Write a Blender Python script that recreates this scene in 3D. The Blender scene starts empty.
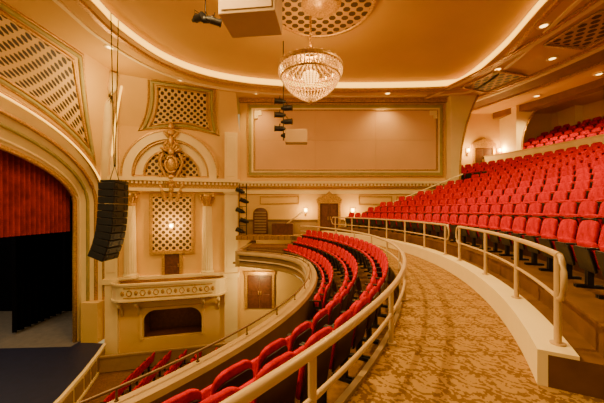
import bpy,bmesh,math,random
from mathutils import Vector,Matrix
random.seed(3)
CX,CY=-10.35,9.8
scene=bpy.context.scene
col=scene.collection
rad=math.radians
F=290.0;EYE=1.65
def proj(x,y,z):
    if y<0.3: return None
    return 302+F*x/y, 210-F*(z-EYE)/y
# ---------------------------------------------------------------- materials
def nt(name):
    m=bpy.data.materials.new(name); m.use_nodes=True
    t=m.node_tree; b=t.nodes['Principled BSDF']
    return m,t,b
def mat(name,c,rough=.6,metal=0,emit=None,es=0,var=.12,scale=3.0,bump=0,c2=None,spec=None):
    m,t,b=nt(name)
    tc=t.nodes.new('ShaderNodeTexCoord'); n=t.nodes.new('ShaderNodeTexNoise')
    n.inputs['Scale'].default_value=scale; n.inputs['Detail'].default_value=4
    t.links.new(tc.outputs['Object'],n.inputs['Vector'])
    r=t.nodes.new('ShaderNodeValToRGB')
    r.color_ramp.elements[0].position=.3; r.color_ramp.elements[1].position=.7
    a=c2 if c2 else tuple(x*(1-var) for x in c)
    r.color_ramp.elements[0].color=(*a,1); r.color_ramp.elements[1].color=(*[min(1,x*(1+var*.5)) for x in c],1)
    t.links.new(n.outputs['Fac'],r.inputs['Fac']); t.links.new(r.outputs['Color'],b.inputs['Base Color'])
    b.inputs['Roughness'].default_value=rough; b.inputs['Metallic'].default_value=metal
    if spec is not None: b.inputs['Specular IOR Level'].default_value=spec
    if emit:
        b.inputs['Emission Color'].default_value=(*emit,1); b.inputs['Emission Strength'].default_value=es
    if bump:
        bp=t.nodes.new('ShaderNodeBump'); bp.inputs['Strength'].default_value=bump; bp.inputs['Distance'].default_value=.02
        t.links.new(n.outputs['Fac'],bp.inputs['Height']); t.links.new(bp.outputs['Normal'],b.inputs['Normal'])
    return m
def mth(t,op,a,b=None):
    n=t.nodes.new('ShaderNodeMath'); n.operation=op
    for i,x in enumerate((a,b)):
        if x is None: continue
        if isinstance(x,(int,float)): n.inputs[i].default_value=x
        else: t.links.new(x,n.inputs[i])
    return n.outputs[0]
def lattice(name,hole,bar,k,thr=.34,rot=45):
    m,t,b=nt(name)
    tc=t.nodes.new('ShaderNodeTexCoord'); mp=t.nodes.new('ShaderNodeMapping')
    mp.inputs['Rotation'].default_value=(0,0,rad(rot)); mp.inputs['Scale'].default_value=(k,k,k)
    t.links.new(tc.outputs['UV'],mp.inputs['Vector'])
    s=t.nodes.new('ShaderNodeSeparateXYZ'); t.links.new(mp.outputs['Vector'],s.inputs[0])
    a=mth(t,'ABSOLUTE',mth(t,'SUBTRACT',mth(t,'FRACT',s.outputs[0]),.5))
    c=mth(t,'ABSOLUTE',mth(t,'SUBTRACT',mth(t,'FRACT',s.outputs[1]),.5))
    mx=mth(t,'MAXIMUM',a,c); sm=mth(t,'MULTIPLY',mth(t,'ADD',a,c),.72)
    d=mth(t,'MAXIMUM',mx,sm); fac=mth(t,'GREATER_THAN',d,thr)
    mix=t.nodes.new('ShaderNodeMix'); mix.data_type='RGBA'
    t.links.new(fac,mix.inputs[0]); mix.inputs[6].default_value=(*hole,1); mix.inputs[7].default_value=(*bar,1)
    t.links.new(mix.outputs[2],b.inputs['Base Color']); b.inputs['Roughness'].default_value=.6
    bp=t.nodes.new('ShaderNodeBump'); bp.inputs['Strength'].default_value=.6; bp.inputs['Distance'].default_value=.05
    t.links.new(fac,bp.inputs['Height']); t.links.new(bp.outputs['Normal'],b.inputs['Normal'])
    return m
def carpet(name,c1,c2,a):
    m,t,b=nt(name)
    tc=t.nodes.new('ShaderNodeTexCoord'); s=t.nodes.new('ShaderNodeSeparateXYZ'); t.links.new(tc.outputs['Object'],s.inputs[0])
    n=t.nodes.new('ShaderNodeTexNoise'); n.inputs['Scale'].default_value=34; n.inputs['Detail'].default_value=1; t.links.new(tc.outputs['Object'],n.inputs['Vector'])
    x=mth(t,'MULTIPLY',s.outputs[0],a); y=mth(t,'MULTIPLY',s.outputs[1],a)
    sx=mth(t,'SINE',x); sy=mth(t,'SINE',y)
    p1=mth(t,'MULTIPLY',sx,sy)
    q1=mth(t,'SINE',mth(t,'ADD',mth(t,'MULTIPLY',x,2.0),mth(t,'MULTIPLY',sy,2.6)))
    q2=mth(t,'SINE',mth(t,'ADD',mth(t,'MULTIPLY',y,2.0),mth(t,'MULTIPLY',sx,2.6)))
    p2=mth(t,'MULTIPLY',q1,q2)
    p3=mth(t,'SINE',mth(t,'ADD',mth(t,'MULTIPLY',mth(t,'ADD',x,y),3.0),mth(t,'MULTIPLY',p1,4.0)))
    f=mth(t,'ADD',mth(t,'ADD',mth(t,'MULTIPLY',p1,.08),mth(t,'MULTIPLY',p2,.20)),mth(t,'ADD',mth(t,'MULTIPLY',p3,.14),mth(t,'MULTIPLY',n.outputs['Fac'],1.0)))
    r=t.nodes.new('ShaderNodeValToRGB'); e=r.color_ramp.elements
    e[0].position=.42; e[0].color=(*c2,1); e[1].position=.50; e[1].color=(*c1,1)
    t.links.new(f,r.inputs['Fac']); t.links.new(r.outputs['Color'],b.inputs['Base Color'])
    b.inputs['Roughness'].default_value=.95; b.inputs['Specular IOR Level'].default_value=.1
    return m
M_wall=mat('cream_plaster',(.78,.49,.11),.65,var=.07,scale=.6)
M_cream=mat('pale_cream_paint',(.86,.66,.28),.5,var=.05,scale=1.5)
M_ceil=mat('ceiling_ochre',(.68,.40,.065),.8,var=.07,scale=.4)
M_panel=mat('acoustic_fabric',(.74,.43,.17),.85,var=.04,scale=.8)
M_gold=mat('gilded_moulding',(.58,.31,.04),.38,.35,var=.45,scale=14,bump=.5)
M_green=mat('sage_band',(.38,.31,.09),.6,var=.15)
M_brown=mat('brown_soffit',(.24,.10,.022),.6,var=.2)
M_wood=mat('dark_door_wood',(.13,.04,.01),.4,var=.35,scale=6)
M_rail=mat('beige_painted_metal',(.60,.40,.17),.35,.1,var=.04)
M_red=mat('red_upholstery',(.50,.0012,.0008),.95,var=.35,scale=9,spec=.05)
M_redc=mat('red_curtain',(.30,.020,.003),.85,var=.4,scale=2,spec=.05)
M_black=mat('black_metal',(.010,.008,.008),.45,.2,var=.3)
M_shell=mat('seat_back_shell',(.04,.008,.006),.45,var=.3)
M_drape=mat('black_drape',(.004,.004,.006),1,var=.3,spec=.05)
M_stage=mat('stage_floor_boards',(.18,.15,.11),.5,var=.2)
M_apron=mat('dark_blue_apron',(.010,.010,.032),.5,var=.3)
M_carp=carpet('patterned_carpet',(.36,.195,.038),(.17,.078,.013),16.0)
M_carp2=mat('brown_carpet',(.18,.08,.016),.95,var=.4,scale=14,spec=.1)
M_concrete=mat('tan_step_paint',(.15,.065,.016),.9,var=.25,spec=.1)
M_ledge=mat('parapet_taupe',(.30,.18,.06),.5,var=.12)
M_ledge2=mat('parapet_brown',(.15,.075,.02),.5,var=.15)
M_lat=lattice('lattice_big',(.035,.013,.004),(.64,.41,.11),3.3,.35)
M_lat2=lattice('lattice_fine',(.05,.018,.004),(.64,.40,.09),3.4,.37)
M_lat3=lattice('lattice_ceiling',(.05,.02,.005),(.50,.28,.06),2.7,.38)
M_cove=mat('cove_lamp',(1,.6,.15),.5,emit=(1,.50,.035),es=3.6)
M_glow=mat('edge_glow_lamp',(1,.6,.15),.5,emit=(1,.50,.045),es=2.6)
M_bulb=mat('lamp_glow',(1,.7,.3),.5,emit=(1,.60,.15),es=7)
M_globe=mat('amber_globe_glow',(1,.6,.2),.5,emit=(1,.52,.09),es=3.5)
M_crys=mat('crystal_beads',(.75,.48,.17),.15,.1,emit=(1,.50,.09),es=.38,var=.4,scale=30)  # weak bead emission stands in for light from the lamps inside
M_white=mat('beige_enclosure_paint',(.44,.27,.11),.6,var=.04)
# ---------------------------------------------------------------- helpers
def finish(name,bm,mats,kind=None,label=None,category=None,parent=None,group=None,smooth=False):
    bmesh.ops.recalc_face_normals(bm,faces=bm.faces)
    me=bpy.data.meshes.new(name); bm.to_mesh(me); bm.free()
    for m in (mats if isinstance(mats,(list,tuple)) else [mats]): me.materials.append(m)
    if smooth:
        for p in me.polygons: p.use_smooth=True
    return addobj(name,me,kind,label,category,parent,group)
def addobj(name,data,kind=None,label=None,category=None,parent=None,group=None):
    o=bpy.data.objects.new(name,data); col.objects.link(o)
    if kind:o['kind']=kind
    if label:o['label']=label
    if category:o['category']=category
    if parent:o.parent=parent
    if group:o['group']=group
    return o
def box(bm,x0,x1,y0,y1,z0,z1,M=None,mi=0,bev=0):
    r=bmesh.ops.create_cube(bm,size=1); vs=r['verts']
    for v in vs: v.co=Vector(((x0+x1)/2+v.co.x*(x1-x0),(y0+y1)/2+v.co.y*(y1-y0),(z0+z1)/2+v.co.z*(z1-z0)))
    fs={f for v in vs for f in v.link_faces}
    if bev:
        es={e for v in vs for e in v.link_edges}
        rr=bmesh.ops.bevel(bm,geom=list(es),offset=bev,segments=2,affect='EDGES',profile=.5)
        vs=list({v for f in rr['faces'] for v in f.verts}|{v for v in vs if v.is_valid})
        fs={f for v in vs for f in v.link_faces}
    for f in fs: f.material_index=mi
    if M:
        for v in vs: v.co=M@v.co
    return vs
def boxobj(name,x0,x1,y0,y1,z0,z1,m,M=None,bev=0,**k):
    bm=bmesh.new(); box(bm,x0,x1,y0,y1,z0,z1,M,0,bev); return finish(name,bm,m,**k)
def quad(bm,pts,uvs=None,mi=0):
    vs=[bm.verts.new(p) for p in pts]; f=bm.faces.new(vs); f.material_index=mi
    if uvs:
        l=bm.loops.layers.uv.verify()
        for lp,uv in zip(f.loops,uvs): lp[l].uv=uv
    return f
def cyl(bm,p0,p1,r0,r1=None,seg=12,mi=0):
    if r1 is None:r1=r0
    p0=Vector(p0);p1=Vector(p1);d=(p1-p0)
    q=d.to_track_quat('Z','Y').to_matrix().to_4x4()
    r=bmesh.ops.create_cone(bm,cap_ends=True,segments=seg,radius1=r0,radius2=r1,depth=d.length)
    M=Matrix.Translation((p0+p1)/2)@q
    for v in r['verts']: v.co=M@v.co
    for f in {f for v in r['verts'] for f in v.link_faces}: f.material_index=mi
    return r['verts']
def lathe(bm,prof,seg=24,o=(0,0,0),mi=0,flute=0):
    rings=[]
    for i in range(seg):
        a=2*math.pi*i/seg; q=1-(flute if i%2 else 0)
        rings.append([bm.verts.new((o[0]+r*q*math.cos(a),o[1]+r*q*math.sin(a),o[2]+z)) for r,z in prof])
    for i in range(seg):
        A=rings[i];B=rings[(i+1)%seg]
        for j in range(len(prof)-1):
            f=bm.faces.new((A[j],A[j+1],B[j+1],B[j])); f.material_index=mi; f.smooth=not flute
def tube(bm,pts,r,seg=10,closed=False,mi=0,taper=None):
    pts=[Vector(p) for p in pts]; n=len(pts); rings=[]
    up=Vector((0,0,1))
    for i,p in enumerate(pts):
        a=pts[i-1] if (i>0 or closed) else p
        b=pts[(i+1)%n] if (i<n-1 or closed) else p
        t=(b-a).normalized()
        ref=up if abs(t.z)<.9 else Vector((1,0,0))
        x=t.cross(ref).normalized(); y=x.cross(t)
        q=r*(1 if taper is None else (1-(1-taper)*i/(n-1)))
        rings.append([bm.verts.new(p+q*(math.cos(2*math.pi*k/seg)*x+math.sin(2*math.pi*k/seg)*y)) for k in range(seg)])
    m=n if closed else n-1
    for i in range(m):
        A=rings[i];B=rings[(i+1)%n]
        for k in range(seg):
            f=bm.faces.new((A[k],A[(k+1)%seg],B[(k+1)%seg],B[k])); f.smooth=True; f.material_index=mi
    if not closed:
        bm.faces.new(rings[0]); bm.faces.new(rings[-1][::-1])
def pol(r,th,z=0): return Vector((CX+r*math.cos(th),CY+r*math.sin(th),z))
def yend(Y): return lambda r: math.asin(max(-1,min(1,(Y-CY)/r)))
def arc(bm,prof,th0,th1,n=60,closed=True,mi=0,rf=None,smooth=False,uv=False,mis=None):
    rings=[]
    for i in range(n+1):
        t=i/n; ring=[]
        for p in prof:
            r,z=p[0],p[1]
            a=th0(r) if callable(th0) else th0; b=th1(r) if callable(th1) else th1
            th=a+(b-a)*t
            rr=r+(rf(th) if (rf and len(p)>2) else 0)
            ring.append(bm.verts.new(pol(rr,th,z)))
        rings.append(ring)
    m=len(prof)
    l=bm.loops.layers.uv.verify() if uv else None
    for i in range(n):
        for j in range(m if closed else m-1):
            k=(j+1)%m
            f=bm.faces.new((rings[i][j],rings[i][k],rings[i+1][k],rings[i+1][j]))
            f.material_index=mis[j] if mis else mi; f.smooth=smooth
            if uv:
                r0=prof[j][0]; w=abs(th1-th0)*r0/n; r1=prof[k][0]
                for lp,c in zip(f.loops,((i*w,r0),(i*w,r1),((i+1)*w,r1),((i+1)*w,r0))): lp[l].uv=c
    if closed:
        bm.faces.new(rings[0]); bm.faces.new(rings[-1][::-1])
def arcobj(name,prof,th0,th1,m,n=60,closed=True,rf=None,smooth=False,mis=None,**k):
    bm=bmesh.new(); arc(bm,prof,th0,th1,n,closed,0,rf,smooth,mis=mis); return finish(name,bm,m,**k)
def catmull(P,sub=6,closed=False):
    out=[];n=len(P);P=[Vector(p) for p in P]
    rng=range(n if closed else n-1)
    for i in rng:
        p0=P[i-1] if (i>0 or closed) else P[0];p1=P[i];p2=P[(i+1)%n];p3=P[(i+2)%n] if (i+2<n or closed) else P[-1]
        for s in range(sub):
            t=s/sub
            out.append(.5*((2*p1)+(p2-p0)*t+(2*p0-5*p1+4*p2-p3)*t*t+(3*p1-p0-3*p2+p3)*t**3))
    if not closed: out.append(P[-1])
    return out
def rpanel(bm,w,h,t,r,M=None,mi=0,bev=.012,botr=.02,crown=.0):
    pts=[]
    def corner(cy,cz,rr,a0):
        for k in range(5):
            a=rad(a0+90*k/4); pts.append((cy+rr*math.cos(a),cz+rr*math.sin(a)))
    corner(w/2-r,h-r,r,0)
    if crown: pts.append((0,h+crown))
    corner(-w/2+r,h-r,r,90); corner(-w/2+botr,botr,botr,180); corner(w/2-botr,botr,botr,270)
    A=[bm.verts.new((-t/2,y,z)) for y,z in pts]; B=[bm.verts.new((t/2,y,z)) for y,z in pts]
    fs=[bm.faces.new(A),bm.faces.new(B[::-1])]
    n=len(pts)
    for i in range(n): fs.append(bm.faces.new((A[i],B[i],B[(i+1)%n],A[(i+1)%n])))
    vs=A+B
    if bev:
        es=list(fs[0].edges)+list(fs[1].edges)
        rr=bmesh.ops.bevel(bm,geom=es,offset=bev,segments=2,affect='EDGES',profile=.5)
        vs=list({v for f in rr['faces'] for v in f.verts}|{v for f in fs if f.is_valid for v in f.verts})
    fs={f for v in vs for f in v.link_faces}
    for f in fs: f.material_index=mi; f.smooth=bool(bev)
    if M:
        for v in vs: v.co=M@v.co
S='structure'
T=Matrix.Translation
# ---------------------------------------------------------------- floors of balcony
arcobj('floor',[(12.93,-.25),(14.5,-.25),(14.5,0),(12.93,0)],rad(-75),yend(18.4),M_carp,n=90,kind=S,label='patterned gold and brown carpet of the curved aisle')
arcobj('floor',[(14.5,-.25),(21,-.25),(21,0),(14.5,0)],rad(-75),rad(-29.3),M_carp,n=24,kind=S,label='patterned carpet at the foot of the seating block')
boxobj('floor',-4.2,3.6,18.4,20,-.25,0,M_carp,kind=S,label='carpeted landing in front of the exit door')
def rpar(th):
    d=math.degrees(th)
    P=[(-90,0),(13,0),(19,-.2),(25,-.75),(30,-1.35),(36,-2.0),(70,-2.3)]
    for (a,x),(b,y) in zip(P,P[1:]):
        if a<=d<=b: return x+(y-x)*(d-a)/(b-a)
    return 0
def rpar_s(th): return sum(rpar(th+rad(k)) for k in (-4,-2,0,2,4))/5
arcobj('floor',[(10.75,-1.2,1),(12.93,-1.2),(12.93,-.4),(12.12,-.4),(12.12,-.75),(11.45,-.75),(11.45,-1.1),(10.75,-1.1,1)],rad(-75),rad(40),M_carp2,n=110,rf=rpar_s,kind=S,label='stepped brown carpeted rows below the aisle rail')
arcobj('trim_1',[(12.93,-.42),(12.99,-.42),(12.99,.04),(12.93,.04)],rad(-75),yend(18.4),M_ledge,n=90,kind=S,label='taupe kerb along the aisle edge')
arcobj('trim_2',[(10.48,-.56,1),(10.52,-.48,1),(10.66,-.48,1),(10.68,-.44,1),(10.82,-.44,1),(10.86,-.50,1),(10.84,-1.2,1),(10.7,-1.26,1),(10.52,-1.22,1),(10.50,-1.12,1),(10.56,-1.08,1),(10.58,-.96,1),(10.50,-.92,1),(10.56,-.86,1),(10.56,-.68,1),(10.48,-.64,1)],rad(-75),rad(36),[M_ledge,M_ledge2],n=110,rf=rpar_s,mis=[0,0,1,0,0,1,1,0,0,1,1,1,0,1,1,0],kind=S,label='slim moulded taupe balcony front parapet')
pe=pol(10.6+rpar_s(rad(36)),rad(36))
boxobj('trim_3',pe.x-.12,pe.x+.12,pe.y-.1,19.95,-1.25,-.46,M_ledge,kind=S,label='end return of balcony parapet meeting the wall')
boxobj('floor',pe.x+.1,.4,16.7,18.45,-1.2,-.5,M_carp2,kind=S,label='carpeted side platform beyond the curved rows')
def railing(name,R,z0,h,mid,ths,label,postths,rf=None,pr=.028,hr=.036,m=M_rail,n=80,loop=False):
    e=addobj(name,None,label=label,category='railing')
    e.location=pol(R+(rf(ths[0]) if rf else 0),ths[0],z0)
    inv=-Vector(e.location)
    def pts(z): return [pol(R+(rf(t) if rf else 0),t,z)+inv for t in [ths[0]+(ths[1]-ths[0])*i/n for i in range(n+1)]]
    bm=bmesh.new(); tube(bm,pts(z0+h),hr); finish('handrail',bm,m,parent=e)
    for zz in mid:
        bm=bmesh.new(); tube(bm,pts(z0+zz),hr*.62,8); finish('lower_rail',bm,m,parent=e)
    if loop:
        for th,sg in ((ths[0],-1),(ths[1],1)):
            zc=(h+mid[0])/2; rr=(h-mid[0])/2
            P=[pol(R,th+sg*rr*.7*math.sin(a*math.pi/8)/R,z0+zc+rr*math.cos(a*math.pi/8))+inv for a in range(9)]
            bm=bmesh.new(); tube(bm,P,hr*.8,8); finish('end_loop',bm,m,parent=e)
    for t in postths:
        p=pol(R+(rf(t) if rf else 0),t,z0)+inv
        bm=bmesh.new(); cyl(bm,p,p+Vector((0,0,h-.01)),pr,seg=12); cyl(bm,p,p+Vector((0,0,.02)),pr*2,seg=14)
        finish('post',bm,m,parent=e)
    return e
railing('railing',13.03,.0,.68,[.36],(rad(-62),rad(38)),'beige metal railing curving along the aisle above the lower rows',[rad(-36.9+8.4*k) for k in range(-2,9)],pr=.03,hr=.038,n=110)
railing('railing',14.62,.33,.88,[.46],(rad(-28.6),rad(-8.6)),'nearer beige metal railing on the cream kerb before raised seats',[rad(-28.4+6.5*k) for k in range(0,4)],pr=.032,hr=.032,loop=True)
railing('railing',14.62,.33,.88,[.46],(rad(-5.4),rad(33)),'farther beige metal railing on the cream kerb before raised seats',[rad(-5+6.2*k) for k in range(0,7)],pr=.032,hr=.032,loop=True)
railing('railing',10.62,-.45,.14,[],(rad(-70),rad(35)),'slim metal guard rail on the parapet ledge',[rad(-66+5.5*k) for k in range(0,19)],rf=rpar_s,pr=.012,hr=.018,m=M_ledge2)
# ---------------------------------------------------------------- raised seating tiers
rise=.33; tread=.95; NR=12
rows=[(15.42+tread*i,.58+rise*i) for i in range(NR)]
bm=bmesh.new()
prof=[(14.5,-.2),(14.5,.3),(14.93,.3)]
for i,(rr,z) in enumerate(rows[:9]):
    prof.append((rr-.49,z))
    prof.append((rr+.46,z))
prof.append((rows[8][0]+.46,-.2)); arc(bm,prof,rad(-29.3),yend(18.4),70)
finish('floor',bm,M_concrete,kind=S,label='brown stepped tiers carrying the raised rows')
bm=bmesh.new()
prof=[(rows[9][0]-.49,.2)]
for i,(rr,z) in enumerate(rows[9:]):
    prof.append((rr-.49,z)); prof.append((rr+.46,z))
prof+=[(rows[-1][0]+.46,4.45),(28,4.45),(28,.2)]
arc(bm,prof,rad(-20),yend(22.9),60); finish('floor',bm,M_concrete,kind=S,label='upper stepped tiers and cross aisle')
arcobj('trim_4',[(14.42,0),(14.5,0),(14.5,.30),(14.72,.30),(14.72,.335),(14.42,.335)],rad(-29.3),yend(18.4),M_cream,n=70,kind=S,label='cream painted kerb face beside the carpet')
arcobj('floor',[(15.3,0),(17,0),(17,.16),(15.3,.16)],rad(-38),rad(-29.4),M_carp2,n=6,kind=S,label='first carpeted step of the stair aisle')
arcobj('trim_5',[(28.0,4.2),(28.2,4.2),(28.2,5.8),(28.25,5.9),(27.92,5.9),(28.0,5.8)],rad(-5),yend(22.9),M_cream,n=40,kind=S,label='cream parapet before the top seating block')
prof=[(28.2,4.3)]
up=[(28.95+.87*j,5.4+.45*j) for j in range(5)]
for j,(rr,z) in enumerate(up): prof+=[(28.2 if j==0 else rr-.45,z),(rr+.42,z)]
prof+=[(up[-1][0]+.42,4.3)]
arcobj('floor',prof,rad(-5),yend(22.9),M_concrete,n=40,kind=S,label='tiers of the top seating block')
arcobj('wall_back',[(32.9,3),(33.1,3),(33.1,9.3),(32.9,9.3)],rad(-8),yend(23.2),M_wall,n=40,kind=S,label='curved cream back wall')
bm=bmesh.new()
x=3.2
while x<10.4:
    rr=math.hypot(x+.25-CX,18.4-CY); z=.5+rise*(rr-15.0)/tread
    box(bm,x,x+.45,18.42,20,-.1,max(.15,z)); x+=.45
finish('floor',bm,M_carp2,kind=S,label='carpeted side stair climbing beside the wall')
e=addobj('stair_railing',None,label='pale sloping handrail of the side stair',category='railing'); e.location=(2.7,18.6,0)
bm=bmesh.new(); tube(bm,[(0,0,1.0),(.6,0,1.1),(7.6,0,3.95)],.045); finish('handrail',bm,M_cream,parent=e)
bm=bmesh.new(); tube(bm,[(0,0,.6),(.6,0,.7),(7.6,0,3.55)],.025); finish('lower_rail',bm,M_cream,parent=e)
for i in range(7):
    xx=.1+i*1.2; zt=1.0 if i==0 else 1.1+(xx-.6)*.407
    bm=bmesh.new(); cyl(bm,(xx,0,max(0,zt-.95)),(xx,0,zt),.025); finish('post',bm,M_cream,parent=e)
# ---------------------------------------------------------------- far wall
boxobj('wall_far',-4.3,10.6,20,20.3,-7.4,9.3,M_wall,kind=S,label='cream side wall with large framed panel')
def frame(name,x0,x1,z0,z1,y,w,d,m,M=None,**k):
    bm=bmesh.new()
    for a,b,c,dd in ((x0,x1,z1-w,z1),(x0,x1,z0,z0+w),(x0,x0+w,z0+w,z1-w),(x1-w,x1,z0+w,z1-w)): box(bm,a,b,y-d,y,c,dd,M)
    return finish(name,bm,m,**k)
frame('trim_6',-3.75,9.75,3.95,8.95,19.99,.08,.12,M_gold,kind=S,label='outer gilded frame of the wall panel')
frame('trim_7',-3.67,9.67,4.03,8.87,19.99,.20,.04,M_green,kind=S,label='sage band of the wall panel')
frame('trim_67',-3.47,9.47,4.23,8.67,19.99,.14,.06,M_cream,kind=S,label='cream band of the wall panel')
frame('trim_8',-3.33,9.33,4.37,8.53,19.99,.06,.12,M_gold,kind=S,label='inner gilded frame of the wall panel')
for i,(a,b) in enumerate(((-3.27,8.47),(9.27,8.47))):
    bm=bmesh.new(); s=1 if i==0 else -1
    box(bm,min(a,a+s*.5),max(a,a+s*.5),19.88,19.97,8.15,8.47,bev=.01); box(bm,min(a,a+s*.25),max(a,a+s*.25),19.86,19.97,7.92,8.17,bev=.01)
    finish('trim_%d'%(60+i),bm,M_cream,kind=S,label='stepped corner moulding of the wall panel')
bm=bmesh.new()
for i in range(3):
    for j in range(2):
        x0=-3.2+i*4.14; z0=4.44+j*2.02
        box(bm,x0,x0+4.13,19.94,19.99,z0,z0+2.01,bev=.004)
finish('wall_panel',bm,M_panel,label='pinkish fabric acoustic panels inside the gilded frame',category='acoustic panel')
for nm,z0,z1,d,m in (('trim_9',3.45,3.62,.32,M_cream),('trim_10',3.2,3.45,.2,M_gold),('trim_11',2.75,3.0,.1,M_cream),('trim_12',9.02,9.3,.25,M_gold)):
    boxobj(nm,-4.3,10.2,20-d,20,z0,z1,m,kind=S,label='horizontal cornice moulding on the side wall')
bm=bmesh.new()
for i in range(60): box(bm,-4.2+i*.24,-4.08+i*.24,19.72,19.82,3.3,3.44)
finish('trim_13',bm,M_cream,kind=S,label='row of small dentils under the cornice')
for i,(a,b) in enumerate(((-2.9,-.2),(3.9,6.2),(6.5,9.6))):
    frame('trim_%d'%(14+i),a,b,2.05 if i==0 else 2.0,2.6,19.99,.06,.05,M_gold,kind=S,label='slim rectangular wall moulding')
boxobj('trim_62',-4.3,3.4,19.93,20,.85,1.0,M_ledge2,kind=S,label='brown dado rail along the wall')
boxobj('trim_63',-4.3,3.4,19.96,20,0,.85,M_ledge,kind=S,label='taupe dado below the rail')
boxobj('trim_68',-4.3,3,19.85,20,-2.3,-2.1,M_cream,kind=S,label='moulding on the wall beneath the balcony')
# doors -----------------------------------------------------------
def door(idx,M,w,h,label,double=True,pedi=True,leafm=None):
    bm=bmesh.new()
    box(bm,-w/2-.16,-w/2,-.14,0,0,h+.1,M); box(bm,w/2,w/2+.16,-.14,0,0,h+.1,M); box(bm,-w/2-.22,w/2+.22,-.18,0,h,h+.22,M)
    if pedi:
        vs=[(-w/2-.3,h+.22),(w/2+.3,h+.22),(w/2+.1,h+.42),(.25,h+.6),(0,h+.85),(-.25,h+.6),(-w/2-.1,h+.42)]
        A=[bm.verts.new(M@Vector((x,-.16,z))) for x,z in vs];B=[bm.verts.new(M@Vector((x,0,z))) for x,z in vs]
        bm.faces.new(A);bm.faces.new(B[::-1])
        for i in range(len(vs)): bm.faces.new((A[i],B[i],B[(i+1)%len(vs)],A[(i+1)%len(vs)]))
    o=finish('door_%d'%idx,bm,M_gold,kind=S,label=label)
    for sgn in ((-1,1) if double else (0,)):
        ww=w/2 if double else w; cx=sgn*w/4 if double else 0
        bm=bmesh.new(); box(bm,cx-ww/2+.01,cx+ww/2-.01,-.07,-.01,.01,h,M)
        for z0,z1 in ((.2,h*.42),(h*.5,h*.92)): box(bm,cx-ww/2+.12,cx+ww/2-.12,-.09,-.06,z0,z1,M,bev=.008)
        l=finish('door_leaf',bm,leafm or M_wood,parent=o)
        hx=cx-sgn*(ww/2-.08) if sgn else ww/2-.08
        bm=bmesh.new(); box(bm,hx-.025,hx+.025,-.14,-.09,.95 if h>1.5 else .55,1.2 if h>1.5 else .75,M)
        finish('door_handle',bm,M_gold,parent=l)
    return o
door(1,T((1.86,19.99,0)),1.25,2.1,'dark wooden double exit door with gilded pediment')
boxobj('wall_recess',10.6,27,23,23.2,0,9.3,M_wall,kind=S,label='cream wall behind the upper seats')
door(2,T((14.35,22.98,4.45)),1.4,2.1,'portal with gilded pediment at the top aisle')
door(3,T((-2.9,19.99,-5.1)),1.7,2.3,'dark doorway beneath the balcony',pedi=False)
bm=bmesh.new(); rpanel(bm,1.0,1.9,.12,.42,T((-2.85,19.9,-.1))@Matrix.Rotation(rad(90),4,'Z'),0,.02,.02)
o=finish('window_1',bm,M_wood,kind=S,label='round-topped brown wooden shutter on the wall')
bm=bmesh.new()
for i in range(8): box(bm,-3.25,-2.45,19.80,19.84,.1+i*.19,.2+i*.19)
finish('slat_panel',bm,M_ledge,parent=o)
boxobj('trim_17',-2.0,-.6,19.2,19.95,0,.75,M_wood,kind=S,label='low brown wooden stair enclosure beside the wall')
bm=bmesh.new(); tube(bm,[(-1.0,19.3,.75),(.0,19.3,1.5)],.05); finish('trim_18',bm,M_cream,kind=S,label='short sloping rail by the stair enclosure')
def pier(name,x0,w,y0,y1,zb,flare,label,m=None):
    pts=[(x0,zb),(x0+w,zb)]+[(x0+w+flare*(t**2.4),zb+(9.3-zb)*(.35+.65*t)) for t in [i/10 for i in range(11)]]+[(x0-.05,9.3)]
    bm=bmesh.new(); A=[bm.verts.new((x,y0,z)) for x,z in pts];B=[bm.verts.new((x,y1,z)) for x,z in pts]
    bm.faces.new(A);bm.faces.new(B[::-1]);n=len(pts)
    for i in range(n): bm.faces.new((A[i],B[i],B[(i+1)%n],A[(i+1)%n]))
    finish(name,bm,m or M_cream,kind=S,label=label)
    bm=bmesh.new(); tube(bm,[(x,y0-.02,z) for x,z in pts[1:-1]],.07,6); finish('trim_%d'%(int(name[5:])+50),bm,M_gold,kind=S,label='gilded edge of the flared pier')
pier('trim_19',9.95,.55,19.3,23,.5,1.2,'cream pier flaring into the ceiling')
pier('trim_20',15.7,.35,21.2,23,4.2,1.4,'second flared pier beside the portal')
pier('trim_21',20.0,.5,21.2,23,5.5,1.4,'third flared pier behind the top seats')
# ---------------------------------------------------------------- bay wall with organ grille
ang=math.atan2(2.0,7.9)
MB=T((-12.2,18.0,0))@Matrix.Rotation(ang,4,'Z')
LB=8.15
def bayobj(name,m,fn,**k):
    bm=bmesh.new(); fn(bm); bmesh.ops.transform(bm,matrix=MB,verts=bm.verts); return finish(name,bm,m,**k)
bayobj('wall_bay',M_wall,lambda bm:(box(bm,0,LB,0,.3,-4.7,7.0),box(bm,0,2.1,0,.3,-6.6,-4.7),box(bm,5.7,LB,0,.3,-6.6,-4.7),box(bm,0,LB,0,.3,-7.4,-6.6)),kind=S,label='cream wall bay with organ grille and box')
bayobj('wall_niche',M_wood,lambda bm:(box(bm,1.9,5.9,1.6,1.7,-6.7,-4.5),box(bm,1.9,2.1,.3,1.6,-6.7,-4.5),box(bm,5.7,5.9,.3,1.6,-6.7,-4.5),box(bm,1.9,5.9,.3,1.6,-4.7,-4.5),box(bm,1.9,5.9,.3,1.6,-6.8,-6.6)),kind=S,label='dark brown recess beneath the box')
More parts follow.
